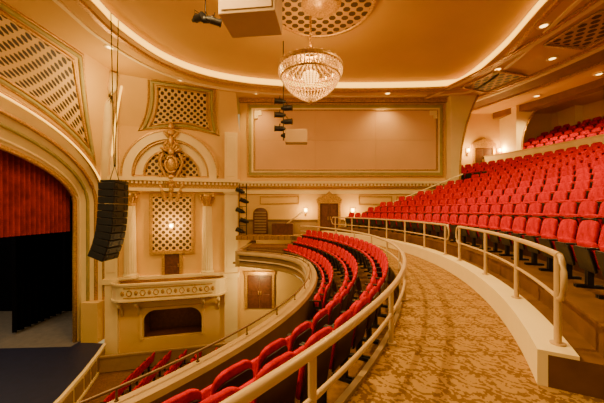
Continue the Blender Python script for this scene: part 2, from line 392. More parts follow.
for i,(a,b) in enumerate(((0.05,.75),(7.15,8.0))):
    def f(bm,a=a,b=b):
        box(bm,a,b,-.28,0,-7.3,6.9); box(bm,a-.08,b+.08,-.36,0,2.75,3.0); box(bm,a-.1,b+.1,-.4,0,-2.9,-2.6)
        box(bm,a+.12,b-.12,-.31,-.27,-2.2,2.4,bev=.01); box(bm,a+.12,b-.12,-.31,-.27,3.9,6.6,bev=.01)
    bayobj('trim_%d'%(22+i),M_cream,f,kind=S,label='tall cream panelled pilaster')
for i,(z0,z1,d,m) in enumerate(((3.5,3.72,.5,M_cream),(3.05,3.5,.3,M_gold),(2.85,3.05,.4,M_cream),(-2.75,-2.55,.25,M_cream))):
    bayobj('trim_%d'%(24+i),m,lambda bm:box(bm,0,LB,-d,0,z0,z1),kind=S,label='entablature moulding across the bay')
def dent(bm):
    for i in range(34): box(bm,.1+i*.24,.22+i*.24,-.42,-.3,3.32,3.48)
bayobj('trim_28',M_cream,dent,kind=S,label='dentils across the bay')
for sc in (1.5,6.05):
    e=addobj('column',None,label='cream fluted column with gilded capital beside the organ grille',category='column')
    e.matrix_world=MB@T((sc,-.42,-2.55))
    bm=bmesh.new(); lathe(bm,[(.0,.3),(.33,.3),(.35,.4),(.33,2),(.28,4.65),(.0,4.65)],36,flute=.10); finish('column_shaft',bm,M_cream,parent=e)
    bm=bmesh.new(); box(bm,-.42,.42,-.4,.4,0,.12); lathe(bm,[(0,.12),(.40,.12),(.42,.18),(.38,.24),(.35,.27),(.37,.3),(0,.3)],20); finish('column_base',bm,M_cream,parent=e)
    bm=bmesh.new(); lathe(bm,[(0,4.45),(.29,4.45),(.34,4.52),(.29,4.6),(.33,4.8),(.40,5.05),(.44,5.2),(0,5.2)],16); box(bm,-.46,.46,-.42,.38,5.2,5.32)
    for k in range(12):
        a=k*math.pi/6; cyl(bm,(.30*math.cos(a),.30*math.sin(a),4.62),(.45*math.cos(a),.45*math.sin(a),5.0),.06,.035,6)
    for sx in(-1,1):
        r=bmesh.ops.create_uvsphere(bm,u_segments=10,v_segments=6,radius=.11)
        for v in r['verts']: v.co=Vector((v.co.x+sx*.4,v.co.y*1.4-.36,v.co.z+5.1))
    finish('column_capital',bm,M_gold,parent=e)
def uvpatch(bm,x0,x1,z0,z1,y,mi=0): quad(bm,[(x0,y,z0),(x1,y,z0),(x1,y,z1),(x0,y,z1)],[(x0,z0),(x1,z0),(x1,z1),(x0,z1)],mi)
g=bayobj('organ_grille',M_lat2,lambda bm:uvpatch(bm,2.65,5.05,-1.0,2.5,-.06),label='lattice organ grille lit by a small lamp between columns',category='grille')
def gf(bm):
    for a,b,c,dd in ((2.5,5.2,2.5,2.7),(2.5,5.2,-1.2,-1.0),(2.5,2.68,-1,2.5),(5.02,5.2,-1,2.5)): box(bm,a,b,-.14,-.01,c,dd)
bm=bmesh.new(); gf(bm); bmesh.ops.transform(bm,matrix=MB,verts=bm.verts); finish('grille_frame',bm,M_gold,parent=g)
AC=3.85
def archring(bm,r0,r1,zc,y0,y1,n=28):
    R=[]
    for i in range(n+1):
        a=math.pi*i/n
        R.append([bm.verts.new((AC+rr*math.cos(a),y,zc+rr*math.sin(a))) for rr,y in ((r0,y0),(r1,y0),(r1,y1),(r0,y1))])
    for i in range(n):
        for j in range(4): bm.faces.new((R[i][j],R[i][(j+1)%4],R[i+1][(j+1)%4],R[i+1][j]))
    bm.faces.new(R[0]);bm.faces.new(R[-1][::-1])
bayobj('trim_29',M_cream,lambda bm:(archring(bm,2.3,2.8,3.9,-.38,0),box(bm,AC-2.8,AC-2.3,-.38,0,3.7,3.9),box(bm,AC+2.3,AC+2.8,-.38,0,3.7,3.9)),kind=S,label='outer cream arch moulding over the organ grille')
bayobj('trim_30',M_gold,lambda bm:(archring(bm,2.8,2.9,3.9,-.45,0),archring(bm,2.18,2.3,3.9,-.25,0),archring(bm,1.6,1.7,3.9,-.2,0)),kind=S,label='gilded arch mouldings')
bayobj('trim_71',M_cream,lambda bm:archring(bm,1.7,2.18,3.9,-.06,0),kind=S,label='cream band within the arch')
def fan(bm):
    n=20
    for i in range(n):
        a,b=math.pi*i/n,math.pi*(i+1)/n
        P=[(AC+rr*math.cos(t),3.9+rr*math.sin(t)) for rr,t in ((.1,a),(1.62,a),(1.62,b),(.1,b))]
        quad(bm,[(x,-.05,z) for x,z in P],[(x,z) for x,z in P])
bayobj('arch_grille',M_lat2,fan,label='semicircular lattice grille beneath the arch',category='grille')
def cart(bm):
    def blob(x,y,z,rx,ry,rz,tilt=0):
        r=bmesh.ops.create_uvsphere(bm,u_segments=12,v_segments=8,radius=1)
        c,s=math.cos(tilt),math.sin(tilt)
        for v in r['verts']:
            a,b=v.co.x*rx,v.co.z*rz
            v.co=Vector((x+a*c+b*s,y+v.co.y*ry,z-a*s+b*c))
    tube(bm,[(AC+.34*math.cos(t*math.pi/12),-.45,4.55+.52*math.sin(t*math.pi/12)) for t in range(24)],.08,6,True)
    blob(AC,-.38,4.55,.28,.16,.46)
    for k in range(7):
        a=rad(-60+20*k); blob(AC+.5*math.sin(a),-.44,5.25+.5*math.cos(a),.09,.10,.26,a)
    blob(AC,-.42,5.35,.2,.16,.26); blob(AC,-.48,6.05,.14,.12,.4); blob(AC,-.5,6.6,.26,.14,.2); blob(AC,-.52,7.0,.16,.12,.24)
    for s in (-1,1):
        blob(AC+s*.28,-.5,6.45,.10,.10,.28,s*.7); blob(AC+s*.3,-.5,5.9,.09,.09,.24,-s*.5)
        tube(bm,[(AC+s*(.46+.2*math.sin(t*.7)),-.38,5.3-.27*t) for t in range(9)],.10,6)
        tube(bm,[(AC+s*(.78+.2*math.cos(t*.7)*(1-t*.07)),-.36,5.05+.2*math.sin(t*.7)*(1-t*.07)) for t in range(11)],.07,6)
        tube(bm,[(AC+s*(.64+.18*math.cos(t*.7)*(1-t*.07)),-.36,3.75-.18*math.sin(t*.7)*(1-t*.07)) for t in range(11)],.07,6)
        for k in range(6): blob(AC+s*(.78-.08*k),-.35,3.6-.24*k,.12,.09,.18,s*.5)
    for k in range(6): blob(AC,-.42,3.75-.28*k,.22-.024*k,.14,.19)
bayobj('cartouche',M_gold,cart,label='tall gilded scrollwork crest crowning the organ bay',category='sculpture')
door(4,MB@T((AC,-.01,-2.6)),.9,1.4,'small dark doorway behind the box balcony',double=False,pedi=False)
def fr(bm):
    for a,b,c,dd in ((1.95,2.12,-6.6,-4.6),(5.68,5.85,-6.6,-4.6),(1.95,5.85,-4.75,-4.58)): box(bm,a,b,-.14,.1,c,dd)
    for cx,s in ((2.12,1),(5.68,-1)):
        P=[(cx,-4.75)]+[(cx+s*.8*(1-math.cos(a*math.pi/12)),-4.75-.8+.8*math.sin(a*math.pi/12)) for a in range(7)]
        A=[bm.verts.new((x,-.1,z)) for x,z in P];B=[bm.verts.new((x,.1,z)) for x,z in P]
        bm.faces.new(A);bm.faces.new(B[::-1])
        for i in range(len(P)): bm.faces.new((A[i],B[i],B[(i+1)%len(P)],A[(i+1)%len(P)]))
bayobj('trim_31',M_wall,fr,kind=S,label='shaped surround of the recessed opening')
e=addobj('box_balcony',None,label='ornate cream and gold box balcony on scrolled brackets',category='balcony'); e.matrix_world=MB@T((AC,0,-4.2))
def boxfront(bm,x0,x1,d,z0,z1,n=28,th=.12):
    pts=[]
    for i in range(n+1):
        t=i/n; x=x0+(x1-x0)*t; q=min(t,1-t)
        dd=d*(math.sin(math.pi/2*min(1,q/.13))**.6 if q>0 else 0)+.06*math.cos((t-.5)*math.pi)
        pts.append((x,-dd-.02))
    for (xa,ya),(xb,yb) in zip(pts,pts[1:]):
        v=[bm.verts.new(p) for p in ((xa,ya,z0),(xb,yb,z0),(xb,yb,z1),(xa,ya,z1),(xa,min(0,ya+th),z0),(xb,min(0,yb+th),z0),(xb,min(0,yb+th),z1),(xa,min(0,ya+th),z1))]
        for f in ((0,1,2,3),(4,7,6,5),(3,2,6,7),(0,4,5,1)): bm.faces.new([v[i] for i in f])
bm=bmesh.new(); boxfront(bm,-3.5,3.5,.95,.42,1.3); finish('balcony_front',bm,M_cream,parent=e)
bm=bmesh.new(); boxfront(bm,-3.58,3.58,1.05,1.3,1.40,th=.25); finish('balcony_rail',bm,M_cream,parent=e)
bm=bmesh.new(); boxfront(bm,-3.58,3.58,1.05,.33,.42,th=1.0); finish('balcony_ledge',bm,M_cream,parent=e)
bm=bmesh.new(); boxfront(bm,-3.2,3.2,1.0,1.1,1.17); finish('gilded_band',bm,M_gold,parent=e)
bm=bmesh.new(); boxfront(bm,-3.2,3.2,1.0,.52,.58); finish('gilded_band',bm,M_gold,parent=e)
for i in range(15):
    x=-2.6+i*.371; bm=bmesh.new()
    if i%2==0:
        rr=bmesh.ops.create_uvsphere(bm,u_segments=10,v_segments=6,radius=.15)
        for v in rr['verts']: v.co=Vector((x+v.co.x*.7,-1.02+v.co.y*.35,.84+v.co.z))
    else:
        tube(bm,[(x+.14*math.cos(t*.75),-1.03,.84+.17*math.sin(t*.75)) for t in range(9)],.035,6,True)
    finish('gilded_rosette',bm,M_gold,parent=e)
bm=bmesh.new(); boxfront(bm,-3.35,3.35,.8,.18,.33,th=.8); finish('balcony_soffit',bm,M_gold,parent=e)
for xx in (-2.9,-1.95,1.95,2.9):
    bm=bmesh.new(); tube(bm,[(xx,-.75,.15),(xx,-.62,-.05),(xx,-.32,-.2),(xx,-.12,-.45),(xx,-.06,-.8)],.11,8,taper=.6); finish('bracket',bm,M_cream,parent=e)
# upper cove panel
U0=Vector((-10.6,16.2,9.3));U1=Vector((-4.3,18.95,9.3)); L0=Vector((-12.2,18,6.95));L1=Vector((-4.3,20.0,6.95))
def covep(s,t,off=0):
    a=L0.lerp(L1,s);b=U0.lerp(U1,s); p=a.lerp(b,t)
    bulge=math.sin(math.pi*t)*.35
    return p+Vector((-.25,.97,.0))*(bulge-off)+Vector((0,0,-.3*off))
def surf(bm,fn,s0,s1,t0,t1,ns,nt_,su=1,sv=1,off=0,mi=0,shape=None):
    l=bm.loops.layers.uv.verify()
    def P(i,j):
        s=s0+(s1-s0)*i/ns; t=t0+(t1-t0)*j/nt_
        if shape: s,t=shape(i/ns,j/nt_,s,t)
        return s,t
    G=[[bm.verts.new(fn(*P(i,j),off)) for j in range(nt_+1)] for i in range(ns+1)]
    for i in range(ns):
        for j in range(nt_):
            f=bm.faces.new((G[i][j],G[i+1][j],G[i+1][j+1],G[i][j+1])); f.smooth=True; f.material_index=mi
            for lp,(a,b) in zip(f.loops,((i,j),(i+1,j),(i+1,j+1),(i,j+1))):
                s,t=P(a,b); lp[l].uv=(s*su,t*sv)
def loopframe(name,fn,s0,s1,t0,t1,r,m,off,label,n=10,shape=None):
    L=[(i/n,0) for i in range(n)]+[(1,i/n) for i in range(n)]+[(1-i/n,1) for i in range(n)]+[(0,1-i/n) for i in range(n)]
    P=[]
    for a,b in L:
        s=s0+(s1-s0)*a;t=t0+(t1-t0)*b
        if shape: s,t=shape(a,b,s,t)
        P.append(fn(s,t,off))
    bm=bmesh.new(); tube(bm,P,r,8,True); finish(name,bm,m,kind=S,label=label)
bm=bmesh.new(); surf(bm,covep,0,1,0,1,12,8); finish('wall_cove',bm,M_wall,kind=S,label='coved plaster above the bay')
def shA(a,b,s,t): return s+(a-.5)*.05*(1-b)-(a-.5)*.06*b*(1-b)*2, t+(1-b)*(.15*math.sin(math.pi*a)-.02)
bm=bmesh.new(); surf(bm,covep,.34,.73,.06,.88,14,8,8.1,3.0,.08,shape=shA); finish('cove_grille',bm,M_lat,label='framed dark lattice grille on the coved plaster',category='grille')
loopframe('trim_32',covep,.33,.74,.05,.90,.06,M_gold,.1,'gilded frame around cove grille',shape=shA)
loopframe('trim_33',covep,.29,.78,-.03,.96,.09,M_green,.06,'sage outer frame around cove grille',shape=shA)
loopframe('trim_64',covep,.26,.81,-.08,1.0,.05,M_gold,.06,'thin outer gilded line around cove grille',shape=shA)
# ---------------------------------------------------------------- proscenium
PXI,PXO=-13.7,-12.3
def ell(phi,a,b,x,cy=9.0,cz=2.0): return Vector((x,cy+a*math.cos(phi),cz+b*math.sin(phi)))
def archpath(a,b,x,n=30,zb=-6.3):
    return [Vector((x,9+a,zb)),Vector((x,9+a,-2))]+[ell(rad(110)*i/n,a,b,x) for i in range(n+1)]
bm=bmesh.new(); I=archpath(8.5,2.9,PXI);m1=archpath(8.62,3.2,-13.5);m3=archpath(8.75,3.7,-13.1);m2=archpath(8.88,4.1,-12.7);O=archpath(9.05,4.7,PXO)
cols=[[bm.verts.new(p) for p in x] for x in (I,m1,m3,m2,O)]
for A,B in zip(cols,cols[1:]):
    for i in range(len(A)-1): bm.faces.new((A[i],A[i+1],B[i+1],B[i])).smooth=True
finish('wall_proscenium',bm,M_cream,kind=S,label='splayed proscenium arch surround')
for i,(pp,r,m) in enumerate(((I,.13,M_gold),(m2,.10,M_gold),(O,.11,M_gold),(m3,.09,M_green),(m1,.07,M_cream))):
    bm=bmesh.new(); tube(bm,pp,r,8); finish('trim_%d'%(34+i if i<3 else 74+i),bm,m,kind=S,label='moulding of the proscenium arch')
bm=bmesh.new(); tube(bm,archpath(9.0,4.55,-12.2)[2:],.05,8); finish('trim_80',bm,M_glow,kind=S,label='thin warm light line along the outer proscenium arch')  # glowing light strip along the arch edge, not a moulding
boxobj('trim_37',-13.2,-12.2,17.3,18.0,-6.3,-3.9,M_wall,kind=S,label='plinth at foot of proscenium')
def sb(s,t,off=0):
    phi=rad(110)*s; a=ell(phi,9.05,4.7,PXO); b=Vector((-10.4-1.1*s,16.4-13*s,9.3))
    p=a.lerp(b,t)
    return p+Vector((-.6,.1,.75))*(math.sin(math.pi*t)*.3-off)
bm=bmesh.new(); surf(bm,sb,0,1,0,1,30,8); finish('wall_sounding_board',bm,M_wall,kind=S,label='sloping plaster sounding board above the stage')
bm=bmesh.new(); surf(bm,sb,.24,.80,.22,.88,20,8,10,4.6,.06); finish('sounding_board_grille',bm,M_lat,label='large dark lattice grille above the proscenium',category='grille')
loopframe('trim_38',sb,.235,.81,.205,.895,.07,M_gold,.08,'gilded frame of the large grille',14)
loopframe('trim_39',sb,.20,.85,.14,.95,.10,M_green,.03,'sage outer frame of the large grille',14)
loopframe('trim_66',sb,.185,.87,.11,.98,.05,M_gold,.03,'thin gilded outer line of the large grille',14)
bm=bmesh.new(); tube(bm,[sb(.03,t/8,.05) for t in range(9)],.26,8); finish('trim_40',bm,M_cream,kind=S,label='cream rib between stage and bay')
bm=bmesh.new(); tube(bm,[sb(.0,t/8,-.1)+Vector((.12,.38,0)) for t in range(1,9)],.06,8); finish('trim_81',bm,M_glow,kind=S,label='warm light line behind the rib beside the bay')  # second glowing light strip, tucked behind the rib, not a moulding
# stage
boxobj('floor_stage',-27,-13.4,4,23,-6.6,-6.3,M_stage,kind=S,label='grey wooden stage floor')
bm=bmesh.new()
pts=[(-13.4,17.4),(-11.7,17.2),(-11.2,15.8),(-10.7,14.2),(-10.2,12.3),(-9.7,9.5),(-9.7,4),(-21,4),(-21,16.4),(-13.4,16.8)]
A=[bm.verts.new((x,y,-6.27)) for x,y in pts];B=[bm.verts.new((x,y,-7.4 if x>-13.5 else -6.3)) for x,y in pts]
bm.faces.new(A)
for i in range(len(pts)):
    f=bm.faces.new((A[i],B[i],B[(i+1)%len(pts)],A[(i+1)%len(pts)])); f.material_index=1
finish('floor_apron',bm,[M_apron,M_cream],kind=S,label='dark blue stage apron with pale front')
bm=bmesh.new(); bm2=bmesh.new()
for (xa,ya),(xb,yb) in zip(pts[1:6],pts[2:7]):
    d=Vector((xb-xa,yb-ya,0)); L=d.length; nn=max(1,int(L/.8)); d.normalize(); M=T((xa,ya,0))@Matrix.Rotation(math.atan2(d.y,d.x),4,'Z')
    for k in range(nn): box(bm2,L*k/nn+.10,L*(k+1)/nn-.10,-.05,.05,-7.2,-6.55,M)
    box(bm,0,L,-.08,.08,-6.4,-6.26,M); box(bm,0,L,-.08,.08,-7.4,-7.28,M)
finish('trim_72',bm,M_cream,kind=S,label='mouldings on the pale stage front')
finish('trim_73',bm2,M_ledge,kind=S,label='raised panels on the pale stage front')
boxobj('wall_stage',-27.2,-27,2,23.2,-6.3,10,M_drape,kind=S,label='black rear wall of the stage')
boxobj('wall_stage',-27,-13.6,22.8,23,-6.3,10,M_drape,kind=S,label='black stage side wall')
boxobj('wall_stage',-13.9,-13.7,17.6,23,-6.3,10,M_drape,kind=S,label='black return wall behind the proscenium')
def pleat(x,y0,y1,z0,z1,amp,nw,m,name,label):
    bm=bmesh.new(); n=nw*8; A=[];B=[]
    for i in range(n+1):
        t=i/n; y=y0+(y1-y0)*t; dx=amp*math.sin(2*math.pi*nw*t)
        A.append(bm.verts.new((x+dx,y,z1))); B.append(bm.verts.new((x+dx*1.4,y,z0)))
    for i in range(n): bm.faces.new((A[i],A[i+1],B[i+1],B[i])).smooth=True
    return finish(name,bm,m,label=label,category='curtain')
pleat(-14.3,6,17.9,.35,6,.10,42,M_redc,'stage_curtain','deep red pleated valance hanging in the proscenium')
pleat(-18.5,18.5,22.4,-6.2,3,.15,8,M_drape,'stage_drape','black side drape at the stage edge')
pleat(-25,4,22,-6.2,6,.15,20,M_drape,'stage_drape','black backcloth at the rear of the stage')
# ---------------------------------------------------------------- orchestra
boxobj('floor_orchestra',-13,12,0,20.2,-7.6,-7.4,M_carp2,kind=S,label='carpeted orchestra floor far below')
bm=bmesh.new(); box(bm,0.2,7.6,-2.2,-2.1,-7.35,-6.55,MB); box(bm,.2,7.6,-2.25,-2.05,-6.55,-6.45,MB); finish('trim_42',bm,M_ledge,kind=S,label='low partition below the box balcony')
# ---------------------------------------------------------------- ceiling
loopP=[(-7.6,2),(-7.7,7),(-7.75,10.6),(-7.75,12.4),(-7.1,14.7),(-5.7,16.4),(-3.5,17.5),(-.5,18.1),(2,18.3),(6,18.25),(8.9,18.0),(9.7,17.3),(9.65,14),(9.0,10.6),(8.4,6),(7.5,0),(6,-3),(-5.5,-3)]
LP=catmull([(x,y,0) for x,y in loopP],6,True)
bm=bmesh.new()
inner=[bm.verts.new((p.x,p.y,9.3)) for p in LP]
outer=[bm.verts.new(p) for p in ((-15,-6,9.3),(27,-6,9.3),(27,23.2,9.3),(-15,23.2,9.3))]
es=[bm.edges.new((inner[i],inner[(i+1)%len(inner)])) for i in range(len(inner))]+[bm.edges.new((outer[i],outer[(i+1)%4])) for i in range(4)]
bmesh.ops.triangle_fill(bm,edges=es,use_beauty=True)
cc=Vector((.9,9,0))
finish('ceiling',bm,M_ceil,kind=S,label='flat ochre ceiling surrounding the oval recess')
def ring(bm,offs,zs,mi=0,smooth=True):
    n=len(LP);R=[]
    for o,z in zip(offs,zs):
        R.append([bm.verts.new((p.x+(p.x-cc.x)*o/8.5,p.y+(p.y-cc.y)*o/9.5,z)) for p in LP])
    for A,B in zip(R,R[1:]):
        for i in range(n): f=bm.faces.new((A[i],A[(i+1)%n],B[(i+1)%n],B[i])); f.smooth=smooth; f.material_index=mi
bm=bmesh.new(); ring(bm,(0,0,.0),(9.3,9.35,9.36)); finish('trim_43',bm,M_cream,kind=S,label='lip of ceiling recess')
bm=bmesh.new(); ring(bm,(0,.04),(9.36,9.72)); finish('cove_light',bm,M_cove,label='continuous warm cove lighting around the ceiling recess',category='light')
bm=bmesh.new(); ring(bm,(.55,.5,.3,.25),(9.3,9.22,9.22,9.3),smooth=False); finish('trim_44',bm,M_gold,kind=S,label='gilded band around the ceiling recess')
bm=bmesh.new(); ring(bm,(1.3,1.27,1.1,1.07),(9.3,9.24,9.24,9.3),smooth=False); finish('trim_45',bm,M_cream,kind=S,label='cream band around the ceiling recess')
bm=bmesh.new()
n=len(LP);prev=None
for k in range(13):
    q=1-k/12; z=9.72+.17*(1-q*q)
    if q<1e-6:
        c=bm.verts.new((cc.x,cc.y,z))
        for i in range(n): bm.faces.new((prev[i],prev[(i+1)%n],c)).smooth=True
        break
    cur=[bm.verts.new((cc.x+(p.x-cc.x)*q,cc.y+(p.y-cc.y)*q,z)) for p in LP]
    if prev:
        for i in range(n): bm.faces.new((prev[i],prev[(i+1)%n],cur[(i+1)%n],cur[i])).smooth=True
    prev=cur
finish('ceiling_dome',bm,M_ceil,kind=S,label='shallow ochre ceiling inside the recess')
bm=bmesh.new()
N=48
for i in range(N):
    a,b=2*math.pi*i/N,2*math.pi*(i+1)/N
    P=[(rr*math.cos(t),rr*math.sin(t)) for rr,t in ((.75,a),(2.0,a),(2.0,b),(.75,b))]
    quad(bm,[(x,y,0) for x,y in P],P)
e=finish('ceiling_medallion',bm,M_lat3,label='round lattice ceiling medallion above the chandelier',category='medallion'); e.location=(.75,11.4,9.72)
bm=bmesh.new(); lathe(bm,[(1.98,.05),(2.0,-.06),(2.12,-.06),(2.2,.1)],48); finish('medallion_rim',bm,M_gold,parent=e)
bm=bmesh.new(); lathe(bm,[(0,-.14),(.2,-.12),(.35,-.05),(.5,-.08),(.72,-.06),(.8,.02)],48); finish('medallion_boss',bm,M_gold,parent=e)
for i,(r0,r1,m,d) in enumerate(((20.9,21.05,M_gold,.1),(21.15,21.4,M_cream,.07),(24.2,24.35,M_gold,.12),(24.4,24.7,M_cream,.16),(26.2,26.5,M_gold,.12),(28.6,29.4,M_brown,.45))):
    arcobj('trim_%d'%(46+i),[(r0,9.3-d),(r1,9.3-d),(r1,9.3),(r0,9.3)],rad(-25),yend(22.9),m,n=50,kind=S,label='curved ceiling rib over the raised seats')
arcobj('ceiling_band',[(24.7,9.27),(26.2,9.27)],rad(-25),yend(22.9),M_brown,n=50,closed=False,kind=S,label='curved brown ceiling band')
for th in (-9,3.5,16):
    bm=bmesh.new(); arc(bm,[(21.8,9.24),(23.8,9.24)],rad(th),rad(th+5.5),10,closed=False,uv=True)
    o=finish('ceiling_grille',bm,M_lat3,label='framed lattice grille in the curved ceiling band',category='grille')
    bm=bmesh.new()
    P=[pol(21.7,rad(th-.2)+rad(5.9)*i/8,9.2) for i in range(9)]+[pol(23.9,rad(th+5.7)-rad(5.9)*i/8,9.2) for i in range(9)]
    tube(bm,P,.06,6,True); finish('grille_frame',bm,M_gold,parent=o)
# ---------------------------------------------------------------- downlights
WARM=(1,.65,.235)
def light(kind,name,loc,energy,color=WARM,size=.2,parent=None,rot=None,angle=None,blend=.5):
    L=bpy.data.lights.new(name,kind); L.energy=energy; L.color=color
    if kind=='AREA': L.shape='DISK'; L.size=size
    else: L.shadow_soft_size=size
    if angle: L.spot_size=angle; L.spot_blend=blend
    o=bpy.data.objects.new(name,L); col.objects.link(o); o.location=loc
    if rot:o.rotation_euler=rot
    if parent:o.parent=parent
    return o
for i,(x,y,zc,en) in enumerate(((-9.0,13.6,9.3,350),(-7.1,17.0,9.3,0),(-3,18.9,9.3,150),(5.6,18.95,9.3,150),(10.6,15.7,9.3,290),(10.0,12.0,9.3,300),(15.7,19.4,9.3,600),(12.6,14.6,9.3,0),(16.6,16.2,9.27,330),(9.2,7,9.3,340),(8.5,3,9.3,260),(-8.7,6,9.3,580),(-8.6,1,9.3,420))):
    e=addobj('downlight',None,label='round recessed ceiling downlight glowing warm',category='light',group='recessed ceiling downlights'); e.location=(x,y,zc)
    bm=bmesh.new(); lathe(bm,[(.14,-.03),(.15,-.05),(.24,-.04),(.26,0)],20); finish('downlight_trim',bm,M_cream,parent=e)
    bm=bmesh.new(); lathe(bm,[(0,-.02),(.14,-.03)],20); finish('downlight_lens',bm,M_bulb,parent=e)
    if en: light('SPOT','downlight_lamp',(0,0,-.08),en*3.2,parent=e,angle=rad(130),size=.12,blend=.8)
# ---------------------------------------------------------------- chandelier
e=addobj('chandelier',None,label='large crystal basket chandelier glowing warm on a long rod',category='chandelier'); e.location=(.35,12.0,7.2)
bm=bmesh.new(); cyl(bm,(0,0,1.0),(0,0,2.6),.03)
for i in range(9):
    rr=bmesh.ops.create_uvsphere(bm,u_segments=8,v_segments=6,radius=.06)
    for v in rr['verts']: v.co.z+=1.1+i*.16
finish('hanging_rod',bm,M_gold,parent=e)
bm=bmesh.new(); lathe(bm,[(1.25,.42),(1.33,.40),(1.35,.30),(1.30,.24),(1.22,.26),(1.25,.42)],48); lathe(bm,[(.35,.98),(.42,.96),(.42,.88),(.35,.88),(.35,.98)],32)
lathe(bm,[(1.18,-.05),(1.24,-.06),(1.24,-.12),(1.18,-.12)],48); lathe(bm,[(0,-1.0),(.1,-1.02),(.06,-1.15),(0,-1.2)],12)
for k in range(8):
    a=k*math.pi/4; tube(bm,[(.38*math.cos(a),.38*math.sin(a),.92),(.8*math.cos(a),.8*math.sin(a),.55),(1.28*math.cos(a),1.28*math.sin(a),.33)],.02,6)
finish('chandelier_frame',bm,M_gold,parent=e)
bm=bmesh.new()
def bead(p,s):
    r=bmesh.ops.create_icosphere(bm,subdivisions=1,radius=s)
    for v in r['verts']: v.co=Vector((v.co.x+p[0],v.co.y+p[1],v.co.z*1.35+p[2]))
profs=[[(.4,.92),(.55,.72),(.8,.60),(1.05,.52),(1.28,.44)],[(1.3,.24),(1.3,.1),(1.25,-.02)],[(1.2,-.12),(1.05,-.38),(.82,-.62),(.5,-.84),(.15,-1.02)]]
for k in range(50):
    a=2*math.pi*k/50
    for pi,pf in enumerate(profs):
        if pi==0 and k%2: continue
        P=catmull([(r,0,z) for r,z in pf],4)
        for j,p in enumerate(P):
            if pi==2 and j>9 and k%2: continue
            bead((p.x*math.cos(a),p.x*math.sin(a),p.z),.032)
o=finish('crystal_strands',bm,M_crys,parent=e); o['kind']='stuff'
for k in range(20):
    a=2*math.pi*k/20; bm=bmesh.new(); p=Vector((1.22*math.cos(a),1.22*math.sin(a),.30))
    cyl(bm,p,p+Vector((0,0,.08)),.022,seg=8); r=bmesh.ops.create_uvsphere(bm,u_segments=8,v_segments=6,radius=.035)
    for v in r['verts']: v.co+=p+Vector((0,0,.1))
    finish('candle_lamp',bm,M_bulb,parent=e)
bm=bmesh.new()
r=bmesh.ops.create_uvsphere(bm,u_segments=16,v_segments=10,radius=.36)
for v in r['verts']: v.co.z=v.co.z*.7-.05
finish('inner_globe',bm,M_globe,parent=e)
light('POINT','chandelier_lamp',(0,0,-.1),380,parent=e,size=.7,color=(1,.6,.18))
light('POINT','chandelier_lamp',(0,0,.9),130,parent=e,size=.2)
# ---------------------------------------------------------------- sconces
def sconce(M,en=25):
    e=addobj('wall_sconce',None,label='small gilded wall sconce with glowing shade',category='lamp'); e.matrix_world=M
    bm=bmesh.new(); box(bm,-.07,.07,-.04,0,-.25,.2,bev=.01); tube(bm,[(0,-.03,-.1),(0,-.16,-.15),(0,-.2,-.02)],.02,6); finish('sconce_bracket',bm,M_gold,parent=e)
    bm=bmesh.new(); lathe(bm,[(0,-.02),(.09,0),(.13,.12),(.12,.26),(0,.28)],12,(0,-.2,0)); finish('lamp_shade',bm,M_bulb,parent=e)
    light('POINT','sconce_lamp',(0,-.45,.15),en,parent=e,size=.15,color=(1,.60,.17))
sconce(T((.25,19.99,1.5)),100);sconce(T((3.45,19.99,1.5)),100);sconce(T((13.05,22.99,6.2)),190);sconce(T((15.5,22.99,6.2)),190)
sconce(MB@T((AC,-.16,.5)),210)
# ---------------------------------------------------------------- line array
e=addobj('line_array_speaker',None,label='black curved line array loudspeaker hanging beside the stage',category='speaker'); e.location=(-7.75,12.0,2.75)
x=.0;z=0;a=0
for i in range(11):
    bm=bmesh.new(); Mx=T((x,0,z))@Matrix.Rotation(rad(a),4,'Y')
    box(bm,-.35,.28,-.5,.5,-.27,0,Mx,bev=.02)
    box(bm,.285,.30,-.46,.46,-.25,-.02,Mx)
    for s in(-.25,.25): cyl(bm,Mx@Vector((.29,s,-.135)),Mx@Vector((.32,s,-.135)),.10,.09,14)
    finish('speaker_cabinet',bm,M_black,parent=e)
    x-=.285*math.sin(rad(a)); z-=.285*math.cos(rad(a)); a+=(1.0 if i<5 else 3.6)
bm=bmesh.new(); box(bm,-.3,.3,-.45,.45,.02,.1); tube(bm,[(0,-.3,.1),(0,0,.75),(0,.3,.1)],.015,6); finish('rigging_frame',bm,M_black,parent=e)
for dy in (-.12,.12):
    bm=bmesh.new(); cyl(bm,(0,dy*.3,.7),(0,dy*2,6.9),.018,seg=6); finish('hanging_cable',bm,M_black,parent=e)
e=addobj('hanging_enclosure',None,label='boxy beige equipment enclosure hung from the ceiling',category='equipment box'); e.location=(-1.55,9.0,7.38); e.rotation_euler=(0,0,rad(-6))
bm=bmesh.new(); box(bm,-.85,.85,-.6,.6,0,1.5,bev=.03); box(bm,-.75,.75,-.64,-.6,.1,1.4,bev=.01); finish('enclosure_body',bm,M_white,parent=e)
for a,b in ((-.8,-.5),(.8,-.5),(-.8,.5),(.8,.5)):
    bm=bmesh.new(); cyl(bm,(a,b,1.5),(a,b,2.45),.02,seg=6); finish('hanger_rod',bm,M_black,parent=e)
def spotlamp(M,parent):
    bm=bmesh.new(); cyl(bm,(0,-.20,0),(0,.12,0),.11,.11,14); cyl(bm,(0,.12,0),(0,.26,0),.09,.05,12); cyl(bm,(0,-.22,0),(0,-.19,0),.13,.13,14)
    tube(bm,[(-.14,0,0),(-.14,0,.18),(.14,0,.18),(.14,0,0)],.012,6)
    bmesh.ops.transform(bm,matrix=M,verts=bm.verts)
    return finish('lamp_head',bm,M_black,parent=parent)
e=addobj('hanging_light_pipe',None,label='black pipe with theatre lamps hung from the ceiling',category='stage lighting'); e.location=(-3.4,10.2,8.5)
